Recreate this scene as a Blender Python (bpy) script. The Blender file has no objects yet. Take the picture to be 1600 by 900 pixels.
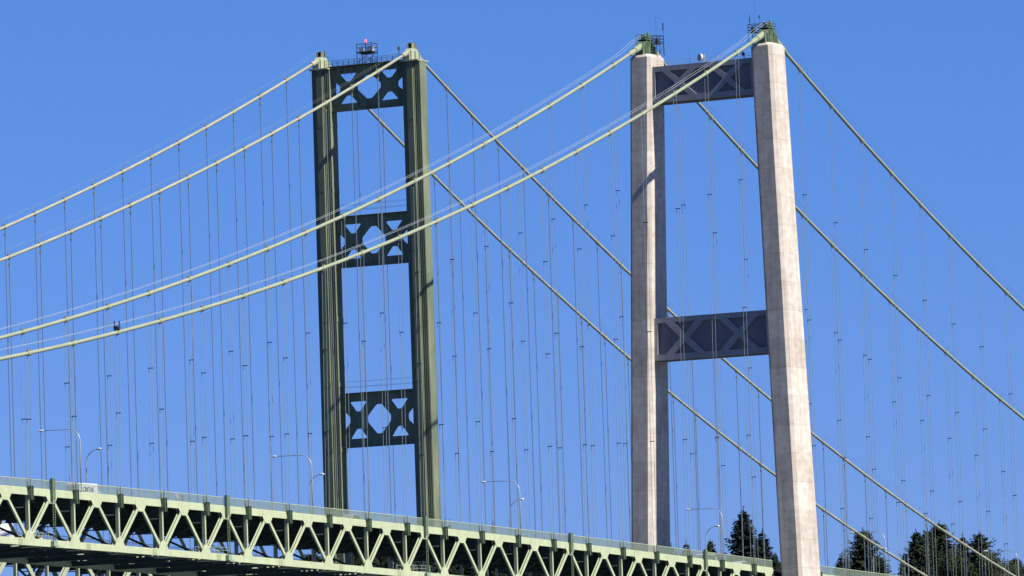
import bpy, math, random
from mathutils import Vector, Matrix, geometry
R = math.radians
S = bpy.context.scene
rnd = random.Random(7)

# ------------------------------------------------------------------ camera
CP = Vector((-1119.0872, -555.2570, 0.2951))
CD = Vector((0.87878707, 0.46904263, 0.08793351))
CR = Vector((0.4731566, -0.88037292, -0.03265503))
CU = Vector((-0.06209768, -0.07030314, 0.99559095))
FPX = 10730.95
cd = bpy.data.cameras.new('camera'); cam = bpy.data.objects.new('camera', cd); S.collection.objects.link(cam)
cd.sensor_width = 36; cd.lens = FPX / 1600 * 36; cd.clip_start = 5; cd.clip_end = 40000
cam.matrix_world = Matrix(((CR.x, CU.x, -CD.x, CP.x), (CR.y, CU.y, -CD.y, CP.y), (CR.z, CU.z, -CD.z, CP.z), (0, 0, 0, 1)))
S.camera = cam

# ------------------------------------------------------------------ light
SUN_EL, SUN_OFF = R(44.8), R(4.2)            # from -Y, turned a few degrees towards -X
sd = Vector((-math.sin(SUN_OFF) * math.cos(SUN_EL), -math.cos(SUN_OFF) * math.cos(SUN_EL), math.sin(SUN_EL)))
w = bpy.data.worlds.new("World"); S.world = w; w.use_nodes = True
nt = w.node_tree; nt.nodes.clear()
sky = nt.nodes.new('ShaderNodeTexSky'); sky.sky_type = 'NISHITA'; sky.sun_disc = False
sky.sun_elevation = SUN_EL; sky.sun_rotation = R(180) + SUN_OFF
sky.altitude = 0; sky.air_density = 1.0; sky.dust_density = 0.0; sky.ozone_density = 6.0
hsv = nt.nodes.new('ShaderNodeMix'); hsv.data_type = 'RGBA'; hsv.blend_type = 'MULTIPLY'; hsv.inputs[0].default_value = 1.0
tg = nt.nodes.new('ShaderNodeTexCoord'); sxz = nt.nodes.new('ShaderNodeSeparateXYZ'); nt.links.new(tg.outputs['Generated'], sxz.inputs[0])
tr = nt.nodes.new('ShaderNodeValToRGB'); tr.color_ramp.elements[0].position = 0.04; tr.color_ramp.elements[1].position = 0.125
tr.color_ramp.elements[0].color = (0.465, 0.64, 1.35, 1); tr.color_ramp.elements[1].color = (0.43, 0.69, 1.30, 1)
nt.links.new(sxz.outputs[2], tr.inputs[0]); nt.links.new(tr.outputs[0], hsv.inputs[7])
bg = nt.nodes.new('ShaderNodeBackground'); bg.inputs[1].default_value = 0.0515
ow = nt.nodes.new('ShaderNodeOutputWorld')
nt.links.new(sky.outputs[0], hsv.inputs[6]); nt.links.new(hsv.outputs[2], bg.inputs[0]); nt.links.new(bg.outputs[0], ow.inputs[0])
sl = bpy.data.lights.new('sun', 'SUN'); sl.energy = 5.0; sl.angle = R(0.5); sl.color = (1.0, 0.95, 0.86)
so = bpy.data.objects.new('sun', sl); S.collection.objects.link(so)
so.rotation_euler = sd.to_track_quat('Z', 'Y').to_euler(); so.location = (0, -300, 400)
S.view_settings.view_transform = 'Standard'; S.view_settings.look = 'None'
S.view_settings.exposure = 0.75; S.view_settings.gamma = 1.0; S.view_settings.use_curve_mapping = False

# ------------------------------------------------------------------ materials
MATS = {}
def mat(name, col, col2=None, rough=0.6, metal=0.0, scale=0.5, stretch=(1, 1, 1), bump=0.0, rust=None, rust_amt=0.0, spec=0.3):
    m = bpy.data.materials.new(name); m.use_nodes = True; t = m.node_tree; b = t.nodes['Principled BSDF']
    b.inputs['Roughness'].default_value = rough; b.inputs['Metallic'].default_value = metal
    b.inputs['Specular IOR Level'].default_value = spec
    tc = t.nodes.new('ShaderNodeTexCoord'); mp = t.nodes.new('ShaderNodeMapping'); mp.inputs['Scale'].default_value = stretch
    t.links.new(tc.outputs['Object'], mp.inputs[0])
    n = t.nodes.new('ShaderNodeTexNoise'); n.inputs['Scale'].default_value = scale; n.inputs['Detail'].default_value = 5
    t.links.new(mp.outputs[0], n.inputs['Vector'])
    cr = t.nodes.new('ShaderNodeValToRGB'); cr.color_ramp.elements[0].position = 0.3; cr.color_ramp.elements[1].position = 0.7
    c2 = col2 or tuple(c * 0.82 for c in col)
    cr.color_ramp.elements[0].color = (*c2, 1); cr.color_ramp.elements[1].color = (*col, 1)
    t.links.new(n.outputs[0], cr.inputs[0]); out = cr.outputs[0]
    if rust:
        n2 = t.nodes.new('ShaderNodeTexNoise'); n2.inputs['Scale'].default_value = scale * 3.1; n2.inputs['Detail'].default_value = 8
        t.links.new(mp.outputs[0], n2.inputs['Vector'])
        r2 = t.nodes.new('ShaderNodeValToRGB'); r2.color_ramp.elements[0].position = 0.60; r2.color_ramp.elements[1].position = 0.72
        r2.color_ramp.elements[1].color = (rust_amt,) * 3 + (1,)
        t.links.new(n2.outputs[0], r2.inputs[0])
        mx = t.nodes.new('ShaderNodeMix'); mx.data_type = 'RGBA'; mx.inputs[7].default_value = (*rust, 1)
        t.links.new(r2.outputs[0], mx.inputs[0]); t.links.new(out, mx.inputs[6]); out = mx.outputs[2]
    t.links.new(out, b.inputs['Base Color'])
    if bump:
        bp = t.nodes.new('ShaderNodeBump'); bp.inputs['Strength'].default_value = bump; bp.inputs['Distance'].default_value = 0.05
        t.links.new(n.outputs[0], bp.inputs['Height']); t.links.new(bp.outputs[0], b.inputs['Normal'])
    MATS[name] = m; return m

def concrete_mat():
    """cast concrete with pour lifts, vertical streaks and formwork stains"""
    m = bpy.data.materials.new('cast_concrete'); m.use_nodes = True; t = m.node_tree; b = t.nodes['Principled BSDF']
    b.inputs['Roughness'].default_value = 0.95; b.inputs['Specular IOR Level'].default_value = 0.05
    tc = t.nodes.new('ShaderNodeTexCoord'); P = tc.outputs['Object']
    def noise(scale, st, det=6):
        mp = t.nodes.new('ShaderNodeMapping'); mp.inputs['Scale'].default_value = st; t.links.new(P, mp.inputs[0])
        n = t.nodes.new('ShaderNodeTexNoise'); n.inputs['Scale'].default_value = scale; n.inputs['Detail'].default_value = det
        t.links.new(mp.outputs[0], n.inputs['Vector']); return n.outputs[0]
    def ramp(v, a, b_, c0, c1):
        r = t.nodes.new('ShaderNodeValToRGB'); r.color_ramp.elements[0].position = a; r.color_ramp.elements[1].position = b_
        r.color_ramp.elements[0].color = (*c0, 1); r.color_ramp.elements[1].color = (*c1, 1); t.links.new(v, r.inputs[0]); return r.outputs[0]
    def mul(a, c):
        x = t.nodes.new('ShaderNodeMix'); x.data_type = 'RGBA'; x.blend_type = 'MULTIPLY'; x.inputs[0].default_value = 1
        t.links.new(a, x.inputs[6]); t.links.new(c, x.inputs[7]); return x.outputs[2]
    base = ramp(noise(0.25, (1, 1, 0.5)), 0.35, 0.65, (0.52, 0.465, 0.41), (0.61, 0.55, 0.485))
    blot = ramp(noise(0.55, (1, 1, 1.6), 9), 0.42, 0.62, (0.86, 0.85, 0.83), (1, 1, 1))
    streak = ramp(noise(1.1, (1, 1, 0.08), 7), 0.34, 0.58, (0.84, 0.82, 0.78), (1, 1, 1))
    sx = t.nodes.new('ShaderNodeSeparateXYZ'); t.links.new(P, sx.inputs[0])
    def math_(op, a, v):
        q = t.nodes.new('ShaderNodeMath'); q.operation = op; t.links.new(a, q.inputs[0]); q.inputs[1].default_value = v; return q.outputs[0]
    lift = math_('FRACT', math_('DIVIDE', sx.outputs[2], 5.2), 0)
    joint = ramp(lift, 0.0, 0.04, (0.80, 0.78, 0.76), (1, 1, 1))
    fl = math_('FLOOR', math_('DIVIDE', sx.outputs[2], 5.2), 0)
    wn = t.nodes.new('ShaderNodeTexWhiteNoise'); wn.noise_dimensions = '1D'; t.links.new(fl, wn.inputs['W'])
    band = ramp(wn.outputs[0], 0.0, 1.0, (0.9, 0.89, 0.88), (1.05, 1.04, 1.03))
    out = mul(mul(mul(mul(base, blot), streak), joint), band)
    t.links.new(out, b.inputs['Base Color'])
    bp = t.nodes.new('ShaderNodeBump'); bp.inputs['Strength'].default_value = 0.12; bp.inputs['Distance'].default_value = 0.04
    t.links.new(noise(1.2, (1, 1, 1.5), 8), bp.inputs['Height']); t.links.new(bp.outputs[0], b.inputs['Normal'])
    return m
CONC = concrete_mat()
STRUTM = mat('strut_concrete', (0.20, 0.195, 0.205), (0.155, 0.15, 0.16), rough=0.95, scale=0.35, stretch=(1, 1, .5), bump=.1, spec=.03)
RELIEFM = mat('sun_lightened_relief_concrete', (0.30, 0.295, 0.30), (0.24, 0.235, 0.245), rough=0.95, scale=0.4, spec=.03)  # lighter than the strut: grazing sun on the relief put into the colour
NGREEN = mat('pale_green_paint', (0.395, 0.44, 0.285), (0.335, 0.375, 0.24), spec=.03, rough=0.9, scale=0.6, rust=(0.16, 0.17, 0.10), rust_amt=.35)
SPLICE = mat('darker_green_splice', (0.30, 0.34, 0.20), (0.25, 0.28, 0.165), rough=.6)
SGREEN = mat('green_housing_paint', (0.12, 0.17, 0.10), (0.08, 0.12, 0.07), rough=0.55, scale=0.8)
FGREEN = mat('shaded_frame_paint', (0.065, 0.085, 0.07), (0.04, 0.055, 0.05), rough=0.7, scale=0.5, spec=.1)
CGREEN = mat('green_cable_wrap', (0.275, 0.305, 0.205), (0.225, 0.25, 0.17), rough=0.5, scale=0.4)
OCABLE = mat('weathered_cable_wrap', (0.31, 0.315, 0.225), (0.24, 0.245, 0.18), rough=0.55, scale=0.5, rust=(.25, .24, .16), rust_amt=.4)
BAND = mat('cable_band_steel', (0.16, 0.18, 0.13), (0.11, 0.12, 0.09), rough=0.6)
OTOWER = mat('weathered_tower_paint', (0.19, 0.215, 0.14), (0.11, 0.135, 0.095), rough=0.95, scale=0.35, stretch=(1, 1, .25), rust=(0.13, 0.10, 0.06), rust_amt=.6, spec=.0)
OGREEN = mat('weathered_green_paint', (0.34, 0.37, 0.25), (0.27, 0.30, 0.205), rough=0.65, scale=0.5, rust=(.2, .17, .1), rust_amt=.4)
ROPE = mat('galvanised_rope', (0.22, 0.27, 0.26), (0.175, 0.215, 0.21), rough=0.6, scale=2)
ROPED = mat('dark_suspender_rope', (0.20, 0.25, 0.30), (0.16, 0.20, 0.24), rough=0.7, scale=2)
HROPE = mat('bright_wire_rope', (0.40, 0.45, 0.48), (0.32, 0.37, 0.4), rough=0.45, metal=0.2, scale=3)
DARK = mat('dark_steel', (0.05, 0.055, 0.06), (0.03, 0.035, 0.04), rough=0.6)
FENCE = mat('grey_green_fence_bars', (0.24, 0.30, 0.22), (0.20, 0.25, 0.185), rough=0.5, scale=1)
GALV = mat('galvanised_pole', (0.42, 0.45, 0.44), (0.34, 0.36, 0.36), rough=0.4, metal=.3, scale=3)
LAMPH = mat('lamp_head_grey', (0.72, 0.74, 0.76), rough=0.35, metal=.2)
WHITE = mat('white_vehicle_paint', (0.74, 0.74, 0.76), (0.66, 0.66, 0.68), rough=0.3, scale=0.6, spec=.5)
SILV = mat('silver_vehicle_paint', (0.48, 0.50, 0.52), rough=0.3, metal=.3)
GLASS = mat('dark_vehicle_glass', (0.03, 0.035, 0.04), rough=0.1, spec=.6)
TYRE = mat('tyre_rubber', (0.025, 0.025, 0.025), rough=0.9)
LETTER = mat('dark_blue_lettering', (0.01, 0.013, 0.04), rough=0.5)
ASPH = mat('asphalt', (0.055, 0.055, 0.055), (0.045, 0.045, 0.045), rough=0.9, scale=1)
PAINT = mat('road_paint', (0.7, 0.7, 0.66), rough=0.8)
DISHM = mat('dish_grey', (0.50, 0.52, 0.55), rough=0.5)
BARK = mat('bark', (0.09, 0.07, 0.055), (0.06, 0.045, 0.035), rough=.95, scale=3)
NEEDLE = [mat('fir_needles_dark', (0.026, 0.040, 0.028), (0.012, 0.020, 0.016), rough=.85, scale=0.9, spec=.08),
          mat('fir_needles', (0.045, 0.062, 0.034), (0.018, 0.028, 0.018), rough=.85, scale=0.8, spec=.08),
          mat('broadleaf', (0.070, 0.085, 0.038), (0.030, 0.040, 0.022), rough=.85, scale=0.7, spec=.08)]
def emis():
    m = mat('red_beacon_glass', (0.7, 0.08, 0.06), rough=.3)
    b = m.node_tree.nodes['Principled BSDF']; b.inputs['Emission Color'].default_value = (1, .10, .09, 1); b.inputs['Emission Strength'].default_value = 1.3
    return m
REDL = emis()
GRASS = mat('bluff_ground', (0.06, 0.075, 0.035), (0.035, 0.045, 0.02), rough=.95, scale=.05)
def water_mat():
    m = mat('sea_water', (0.02, 0.045, 0.06), rough=.12, scale=.02, spec=.5)
    t = m.node_tree; b = t.nodes['Principled BSDF']
    n = t.nodes.new('ShaderNodeTexNoise'); n.inputs['Scale'].default_value = .15; n.inputs['Detail'].default_value = 6
    tc = t.nodes.new('ShaderNodeTexCoord'); t.links.new(tc.outputs['Object'], n.inputs['Vector'])
    bp = t.nodes.new('ShaderNodeBump'); bp.inputs['Distance'].default_value = .8; t.links.new(n.outputs[0], bp.inputs['Height']); t.links.new(bp.outputs[0], b.inputs['Normal'])
    return m
WATER = water_mat()

# ------------------------------------------------------------------ helpers
class MB:
    def __init__(s): s.v = []; s.f = []; s.m = []; s.mi = 0
    def add(s, vs, fs):
        o = len(s.v); s.v += [tuple(v) for v in vs]; s.f += [tuple(i + o for i in f) for f in fs]; s.m += [s.mi] * len(fs); return s
    def hexa(s, c):           # 8 corners: bottom 4 ccw, top 4 ccw
        return s.add(c, [(3, 2, 1, 0), (4, 5, 6, 7), (0, 1, 5, 4), (1, 2, 6, 5), (2, 3, 7, 6), (3, 0, 4, 7)])
    def box(s, x0, x1, y0, y1, z0, z1):
        return s.hexa([(x0, y0, z0), (x1, y0, z0), (x1, y1, z0), (x0, y1, z0), (x0, y0, z1), (x1, y0, z1), (x1, y1, z1), (x0, y1, z1)])
    def cbox(s, c, d): return s.box(c[0] - d[0] / 2, c[0] + d[0] / 2, c[1] - d[1] / 2, c[1] + d[1] / 2, c[2] - d[2] / 2, c[2] + d[2] / 2)
    def beam(s, p, q, a, b, side=(0, 1, 0)):
        """bar from p to q; a = size along `side`, b = size across it"""
        p = Vector(p); q = Vector(q); d = (q - p).normalized(); sv = Vector(side); sv = (sv - d * sv.dot(d)).normalized(); n = d.cross(sv)
        sv = sv * a / 2; n = n * b / 2
        return s.hexa([p - sv - n, p + sv - n, p + sv + n, p - sv + n, q - sv - n, q + sv - n, q + sv + n, q - sv + n])
    def tube(s, pts, r, n=8, cap=True):
        pts = [Vector(p) for p in pts]; rs = r if isinstance(r, (list, tuple)) else [r] * len(pts); o = len(s.v); vs = []; ref = None
        for i, p in enumerate(pts):
            d = (pts[min(i + 1, len(pts) - 1)] - pts[max(i - 1, 0)]).normalized()
            if ref is None: ref = Vector((0, 0, 1)) if abs(d.z) < .9 else Vector((1, 0, 0))
            u = (ref - d * ref.dot(d)).normalized(); ref = u; v = d.cross(u)
            for k in range(n):
                a = 2 * math.pi * k / n; vs.append(p + (u * math.cos(a) + v * math.sin(a)) * rs[i])
        fs = []
        for i in range(len(pts) - 1):
            for k in range(n): fs.append((i * n + k, i * n + (k + 1) % n, (i + 1) * n + (k + 1) % n, (i + 1) * n + k))
        if cap: fs += [tuple(reversed(range(n))), tuple((len(pts) - 1) * n + k for k in range(n))]
        return s.add(vs, fs)
    def prism(s, poly, fn, t0, t1, holes=()):
        """poly (and holes) in 2D; fn(u, v, t) -> 3D; extruded from t0 to t1"""
        loops = [list(poly)] + [list(h) for h in holes]
        flat = [p for l in loops for p in l]
        tri = geometry.tessellate_polygon([[Vector((p[0], p[1], 0)) for p in l] for l in loops])
        n = len(flat); vs = [fn(p[0], p[1], t0) for p in flat] + [fn(p[0], p[1], t1) for p in flat]
        fs = [tuple(t) for t in tri] + [tuple(i + n for i in reversed(t)) for t in tri]
        o = 0
        for l in loops:
            k = len(l)
            for i in range(k): fs.append((o + i, o + (i + 1) % k, o + (i + 1) % k + n, o + i + n))
            o += k
        return s.add(vs, fs)
    def build(s, name, m, parent=None, smooth=False, org=None, recalc=True):
        me = bpy.data.meshes.new(name)
        off = Vector(org) if org else (parent.matrix_world.translation.copy() if parent else Vector((0, 0, 0)))
        if parent is not None and org is None: off = wloc(parent)
        me.from_pydata([(v[0] - off.x, v[1] - off.y, v[2] - off.z) for v in s.v], [], s.f)
        ms = m if isinstance(m, (list, tuple)) else [m]
        for x in ms: me.materials.append(x)
        if len(ms) > 1: me.polygons.foreach_set('material_index', s.m)
        if recalc:
            import bmesh
            bm = bmesh.new(); bm.from_mesh(me); bmesh.ops.recalc_face_normals(bm, faces=bm.faces); bm.to_mesh(me); bm.free()
        if smooth:
            me.polygons.foreach_set('use_smooth', [True] * len(me.polygons))
        me.update()
        o = bpy.data.objects.new(name, me); S.collection.objects.link(o)
        if parent is not None: o.parent = parent
        elif org: o.location = org
        return o
def wloc(o):
    l = Vector(o.location); p = o.parent
    while p: l += Vector(p.location); p = p.parent
    return l
def tag(o, label=None, cat=None, group=None, kind=None):
    if label: o['label'] = label
    if cat: o['category'] = cat
    if group: o['group'] = group
    if kind: o['kind'] = kind
    return o
def thing(name, label, cat, loc=(0, 0, 0), group=None):
    o = bpy.data.objects.new(name, None); o.empty_display_size = 1; S.collection.objects.link(o); o.location = loc
    return tag(o, label, cat, group)
def copy_tree(o, parent=None):
    c = o.copy(); S.collection.objects.link(c); c.parent = parent
    for ch in o.children: copy_tree(ch, c)
    return c

# ------------------------------------------------------------------ geometry of the two bridges
PN, EN = 12.7477, 0.33
NCY, NDY, ZTN = 12.48, 12.153, 155.44                # cable half-spacing, truss half-spacing, cable height at tower
PO, EO = 9.7226, 3.3236
XO, YO, OCY, ZTO = -24.738, 57.62, 9.564, 154.97
def zch(x):                                           # centre line of the top chord
    return 56.617 - 0.03231 * x - 4.21e-5 * x * x if x < 0 else 56.617 - 0.029 * x
def zN(s, left): return ZTN - .40295 * s + .0004636 * s * s if left else ZTN - .4563759 * s + .0004925 * s * s
def zO(s, left): return ZTO - .4032748 * s + .0004569 * s * s if left else ZTO - .4604402 * s + .0004461 * s * s

# ------------------------------------------------------------------ setting: water and bluff
wmb = MB(); wmb.add([(-18000, -18000, 0), (18000, -18000, 0), (18000, 18000, 0), (-18000, 18000, 0)], [(0, 1, 2, 3)])
tag(wmb.build('water', WATER), 'dark tidal water under both bridges', kind='structure')
def hz(x, y):
    t = max(0, min(1, (x - 265 - 25 * math.sin(y * .011)) / 80)); t = t * t * (3 - 2 * t)
    side = 2 * math.sin(x * .013 + y * .008) + 1.5 * math.sin(y * .021)
    far = max(0, min(1, (abs(y - 40) - 40) / 120))
    return -6 + t * (58 + side + 8 * far * t)
g = MB(); nx, ny = 60, 90
for i in range(nx + 1):
    for j in range(ny + 1):
        x = 190 + i * i * .55; y = -900 + j * 30; g.v.append((x, y, hz(x, y)))
for i in range(nx):
    for j in range(ny):
        a = i * (ny + 1) + j; g.f.append((a, a + ny + 1, a + ny + 2, a + 1)); g.m.append(0)
tag(g.build('hill', GRASS, smooth=True), 'wooded bluff on the far shore', kind='structure')
gb = MB(); 
for i in range(13):
    for j in range(21):
        x = -1134 - i * 40; y = -955 + j * 40; gb.v.append((x, y, -1.6 + .06 * (-1134 - x)))
for i in range(12):
    for j in range(20):
        a = i * 21 + j; gb.f.append((a, a + 1, a + 22, a + 21)); gb.m.append(0)
tag(gb.build('beach', mat('beach_sand', (.28, .25, .2), rough=.95)), 'beach the photograph was taken from', kind='structure')

# ------------------------------------------------------------------ concrete tower
def conc_hx(z): return 3.13 + (150 - z) * .0121
def conc_yc(z): return 12.43 + (150 - z) * .0296
CT = thing('concrete_tower', 'pale concrete bridge tower with two tapering legs joined by two dark X-panelled struts', 'bridge tower', (0, 0, 0))
for sgn in (-1, 1):
    mb = MB(); ring = []
    zs = [-5, 20, 45, 70, 95, 120, 140, 152.55, 153.1]
    for zi, z in enumerate(zs):
        hx = conc_hx(z); hy = 2.16; c = .6; yc = sgn * conc_yc(z)
        if zi == len(zs) - 1: hx -= .45; hy -= .45
        ring.append([(-hx + c, yc - hy, z), (hx - c, yc - hy, z), (hx, yc - hy + c, z), (hx, yc + hy - c, z), (hx - c, yc + hy, z), (-hx + c, yc + hy, z), (-hx, yc + hy - c, z), (-hx, yc - hy + c, z)])
    vs = [p for r_ in ring for p in r_]; fs = []
    for i in range(len(zs) - 1):
        for k in range(8): fs.append((i * 8 + k, i * 8 + (k + 1) % 8, (i + 1) * 8 + (k + 1) % 8, (i + 1) * 8 + k))
    fs += [tuple(range(7, -1, -1)), tuple((len(zs) - 1) * 8 + k for k in range(8))]
    mb.add(vs, fs); leg = mb.build('leg', CONC, CT)
    # pier cap below
    mb = MB(); mb.box(-12, 12, sgn * 17 - 9, sgn * 17 + 9, -4, 6); mb.build('pier', CONC, CT)
    # two small access hatches / form marks near the top of the outer face
def yinner(z): return conc_yc(z) - 2.16
def x_strut(z0, z1):
    """solid strut with raised frame and two raised X figures on both faces"""
    H = z1 - z0
    base = MB(); yi0, yi1 = yinner(z0) + .25, yinner(z1) + .25
    q = 1.75; base.hexa([(-q, -yi0, z0), (q, -yi0, z0), (q, yi0, z0), (-q, yi0, z0), (-q, -yi1, z1), (q, -yi1, z1), (q, yi1, z1), (-q, yi1, z1)])
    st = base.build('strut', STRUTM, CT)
    W = yinner((z0 + z1) / 2)
    for face in (-1, 1):
        r = MB(); fn = lambda u, v, t: (face * t, u * (yinner(z0 + v) + .2), z0 + v)
        t0, t1 = 1.753, 2.2
        r.prism([(-1, H - .95), (1, H - .95), (1, H), (-1, H)], fn, t0, t1)
        r.prism([(-1, 0), (1, 0), (1, 1.05), (-1, 1.05)], fn, t0, t1)
        r.prism([(-1, 1.052), (-.925, 1.052), (-.925, H - .952), (-1, H - .952)], fn, t0, t1)
        r.prism([(.925, 1.052), (1, 1.052), (1, H - .952), (.925, H - .952)], fn, t0, t1)
        for cu in (-.46, .46):
            hw = .33; a = .075; lo, hi = 1.052, H - .952; mid = (lo + hi) / 2; k = .085; kk = .55
            r.prism([(cu - hw, hi), (cu - hw - 0 + 2 * a, hi), (cu, mid + kk + .2), (cu + hw - 2 * a, hi), (cu + hw, hi), (cu + k, mid + .1), (cu + k, mid - .1), (cu + hw, lo),
                     (cu + hw - 2 * a, lo), (cu, mid - kk - .2), (cu - hw + 2 * a, lo), (cu - hw, lo), (cu - k, mid - .1), (cu - k, mid + .1)], fn, t0, t1)
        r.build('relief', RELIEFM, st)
    b = MB()
    for sx in (-1.6, 1.6) if z1 > 120 else ():
        for zz in (.45, .95): b.tube([(sx, -yi1 + .3, z1 + zz), (sx, yi1 - .3, z1 + zz)], .018, 5)
        n = 12
        for i in range(n + 1): y = -yi1 + .3 + (2 * yi1 - .6) * i / n; b.tube([(sx, y, z1), (sx, y, z1 + .95)], .022, 5)
    if z1 > 120: b.build('handrail', GALV, st)
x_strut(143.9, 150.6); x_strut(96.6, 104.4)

# saddle housings and cable shrouds on the concrete tower
for sgn in (-1, 1):
    y = sgn * NCY; mb = MB()
    fn = lambda u, v, t: (u, y + t, v)
    mb.prism([(-2.75, 153.1), (2.75, 153.1), (2.9, 153.9), (2.2, 155.0), (.9, 155.85), (-.9, 155.85), (-2.2, 155.25), (-2.9, 154.4)], fn, -.75, .75)
    for q in (-2, -.8, .8, 2): mb.box(q - .06, q + .06, y - .95, y + .95, 153.1, 155.9 - abs(q) * .55)
    sad = mb.build('saddle', SGREEN, CT)
    mb = MB()
    for left in (1, 0):
        sx = -1 if left else 1
        pts = [(sx * s, y, zN(s, left)) for s in (1.9, 3.2, 4.6, 6.4, 6.9)]
        mb.tube(pts, [.62, .6, .52, .50, .34], 14)
        mb.tube([(sx * s, y, zN(s, left)) for s in (4.45, 4.75)], .64, 14)
        mb.build('cable_shroud', CGREEN, sad, smooth=False); mb = MB()
    # top platform of rails, ladders and small machinery
    mb = MB(); z = 155.9
    mb.box(-1.5, 1.6, y - 1.0, y + 1.3, z, z + .12)
    for px, py in ((-1.45, y - .95), (1.55, y - .95), (1.55, y + 1.25), (-1.45, y + 1.25), (0, y - .95), (0, y + 1.25)):
        mb.tube([(px, py, 153.2), (px, py, z + 1.0)], .06, 6)
    for hz_ in (.5, .98):
        mb.tube([(-1.45, y - .95, z + hz_), (1.55, y - .95, z + hz_), (1.55, y + 1.25, z + hz_), (-1.45, y + 1.25, z + hz_), (-1.45, y - .95, z + hz_)], .05, 6)
    mb.beam((-1.45, y - .95, 153.6), (0, y - .95, z), .09, .09); mb.beam((1.55, y - .95, 153.6), (0, y - .95, z), .09, .09)
    mb.cbox((-.7, y, z + .55), (.9, .8, .8)); mb.cbox((.75, y + .2, z + .4), (.7, 1.1, .55)); mb.cbox((0.1, y - .4, z + 1.0), (.35, .35, .9))
    mb.build('top_platform', SGREEN, CT)
    # rail cage on the inner (+Y for near leg, -Y for far leg) side carrying aerials
    mb = MB(); yy = y + (2.1 if sgn < 0 else -1.9); xx = 1.2 if sgn > 0 else -1.4
    for px in (-.9, .9):
        for py in (-.75, .75): mb.tube([(xx + px, yy + py, 153.1), (xx + px, yy + py, 156.7)], .06, 6)
    for zz in (155.6, 156.15, 156.7):
        mb.tube([(xx - .9, yy - .75, zz), (xx + .9, yy - .75, zz), (xx + .9, yy + .75, zz), (xx - .9, yy + .75, zz), (xx - .9, yy - .75, zz)], .055, 6)
    mb.box(xx - .9, xx + .9, yy - .75, yy + .75, 155.2, 155.3)
    mb.beam((xx - .9, yy - .75, 153.2), (xx + .9, yy - .75, 155.2), .08, .08)
    mb.cbox((xx - .3, yy, 155.7), (.7, .5, .8))
    mb.build('rail_cage', DARK, CT)
def aerial(loc, h, r, label, blk=None):
    t = thing('aerial', label, 'antenna', loc, 'aerials on the concrete tower')
    mb = MB(); mb.tube([loc, (loc[0], loc[1], loc[2] + h)], [r, r * .6], 6); mb.build('mast', DARK, t)
    if blk: mb = MB(); mb.tube([(loc[0], loc[1], loc[2] + blk[0]), (loc[0], loc[1], loc[2] + blk[1])], blk[2], 8); mb.build('radome', DARK, t)
aerial((2.0, 11.3, 156.7), 4.0, .03, 'thin whip aerial, left one above the far leg of the concrete tower')
aerial((2.1, 9.9, 153.15), 6.0, .05, 'thick dark aerial right of the whip above the far leg', (4.6, 6.0, .13))
aerial((-1.6, -9.7, 156.7), 2.2, .035, 'short dark aerial, left one above the near leg of the concrete tower', (.4, 1.4, .12))
aerial((-1.0, -10.4, 155.3), 5.8, .025, 'tallest thin whip aerial above the near leg of the concrete tower')
aerial((-.5, -11.1, 156.7), 2.0, .03, 'short aerial with a small dark head just left of the near leg housing', (1.2, 1.7, .14))
aerial((0, 3.6, 150.6), 3.3, .02, 'thin whip aerial on the upper strut, left of the round dish')
aerial((0, -1.7, 150.6), 1.6, .03, 'short stub aerial on the upper strut, right of the round dish')
# microwave dish
t = thing('microwave_dish', 'round pale grey drum dish on a short post on the upper concrete strut', 'dish antenna', (-.9, .5, 150.6))
mb = MB(); mb.tube([(-.9, 0.1, 150.6), (-.9, .1, 152.3)], .09, 8); mb.beam((-.9, .1, 151.6), (-1.1, .6, 151.6), .12, .12); mb.build('post', GALV, t)
mb = MB(); ax = Vector((-.86, .5, 0)); c = Vector((-1.1, .75, 151.65)); mb.tube([c - ax * .35, c - ax * .1, c + ax * .35], [.35, .68, .68], 22); mb.build('drum', DISHM, t)
mb = MB(); mb.tube([c + ax * .352, c + ax * .40, c + ax * .43], [.66, .5, .02], 22); mb.build('cover', mat('dish_cover', (.36, .38, .42)), t)
t = thing('floodlight', 'small dark floodlight on a post at the right end of the upper concrete strut', 'floodlight', (-.9, -7.9, 150.6))
mb = MB(); mb.tube([(-.9, -7.9, 150.6), (-.9, -7.9, 151.5)], .05, 6); mb.build('post', DARK, t)
mb = MB(); mb.beam((-1.2, -7.9, 151.75), (-.7, -7.7, 151.45), .5, .35); mb.build('lamp_head', DARK, t)

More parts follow.
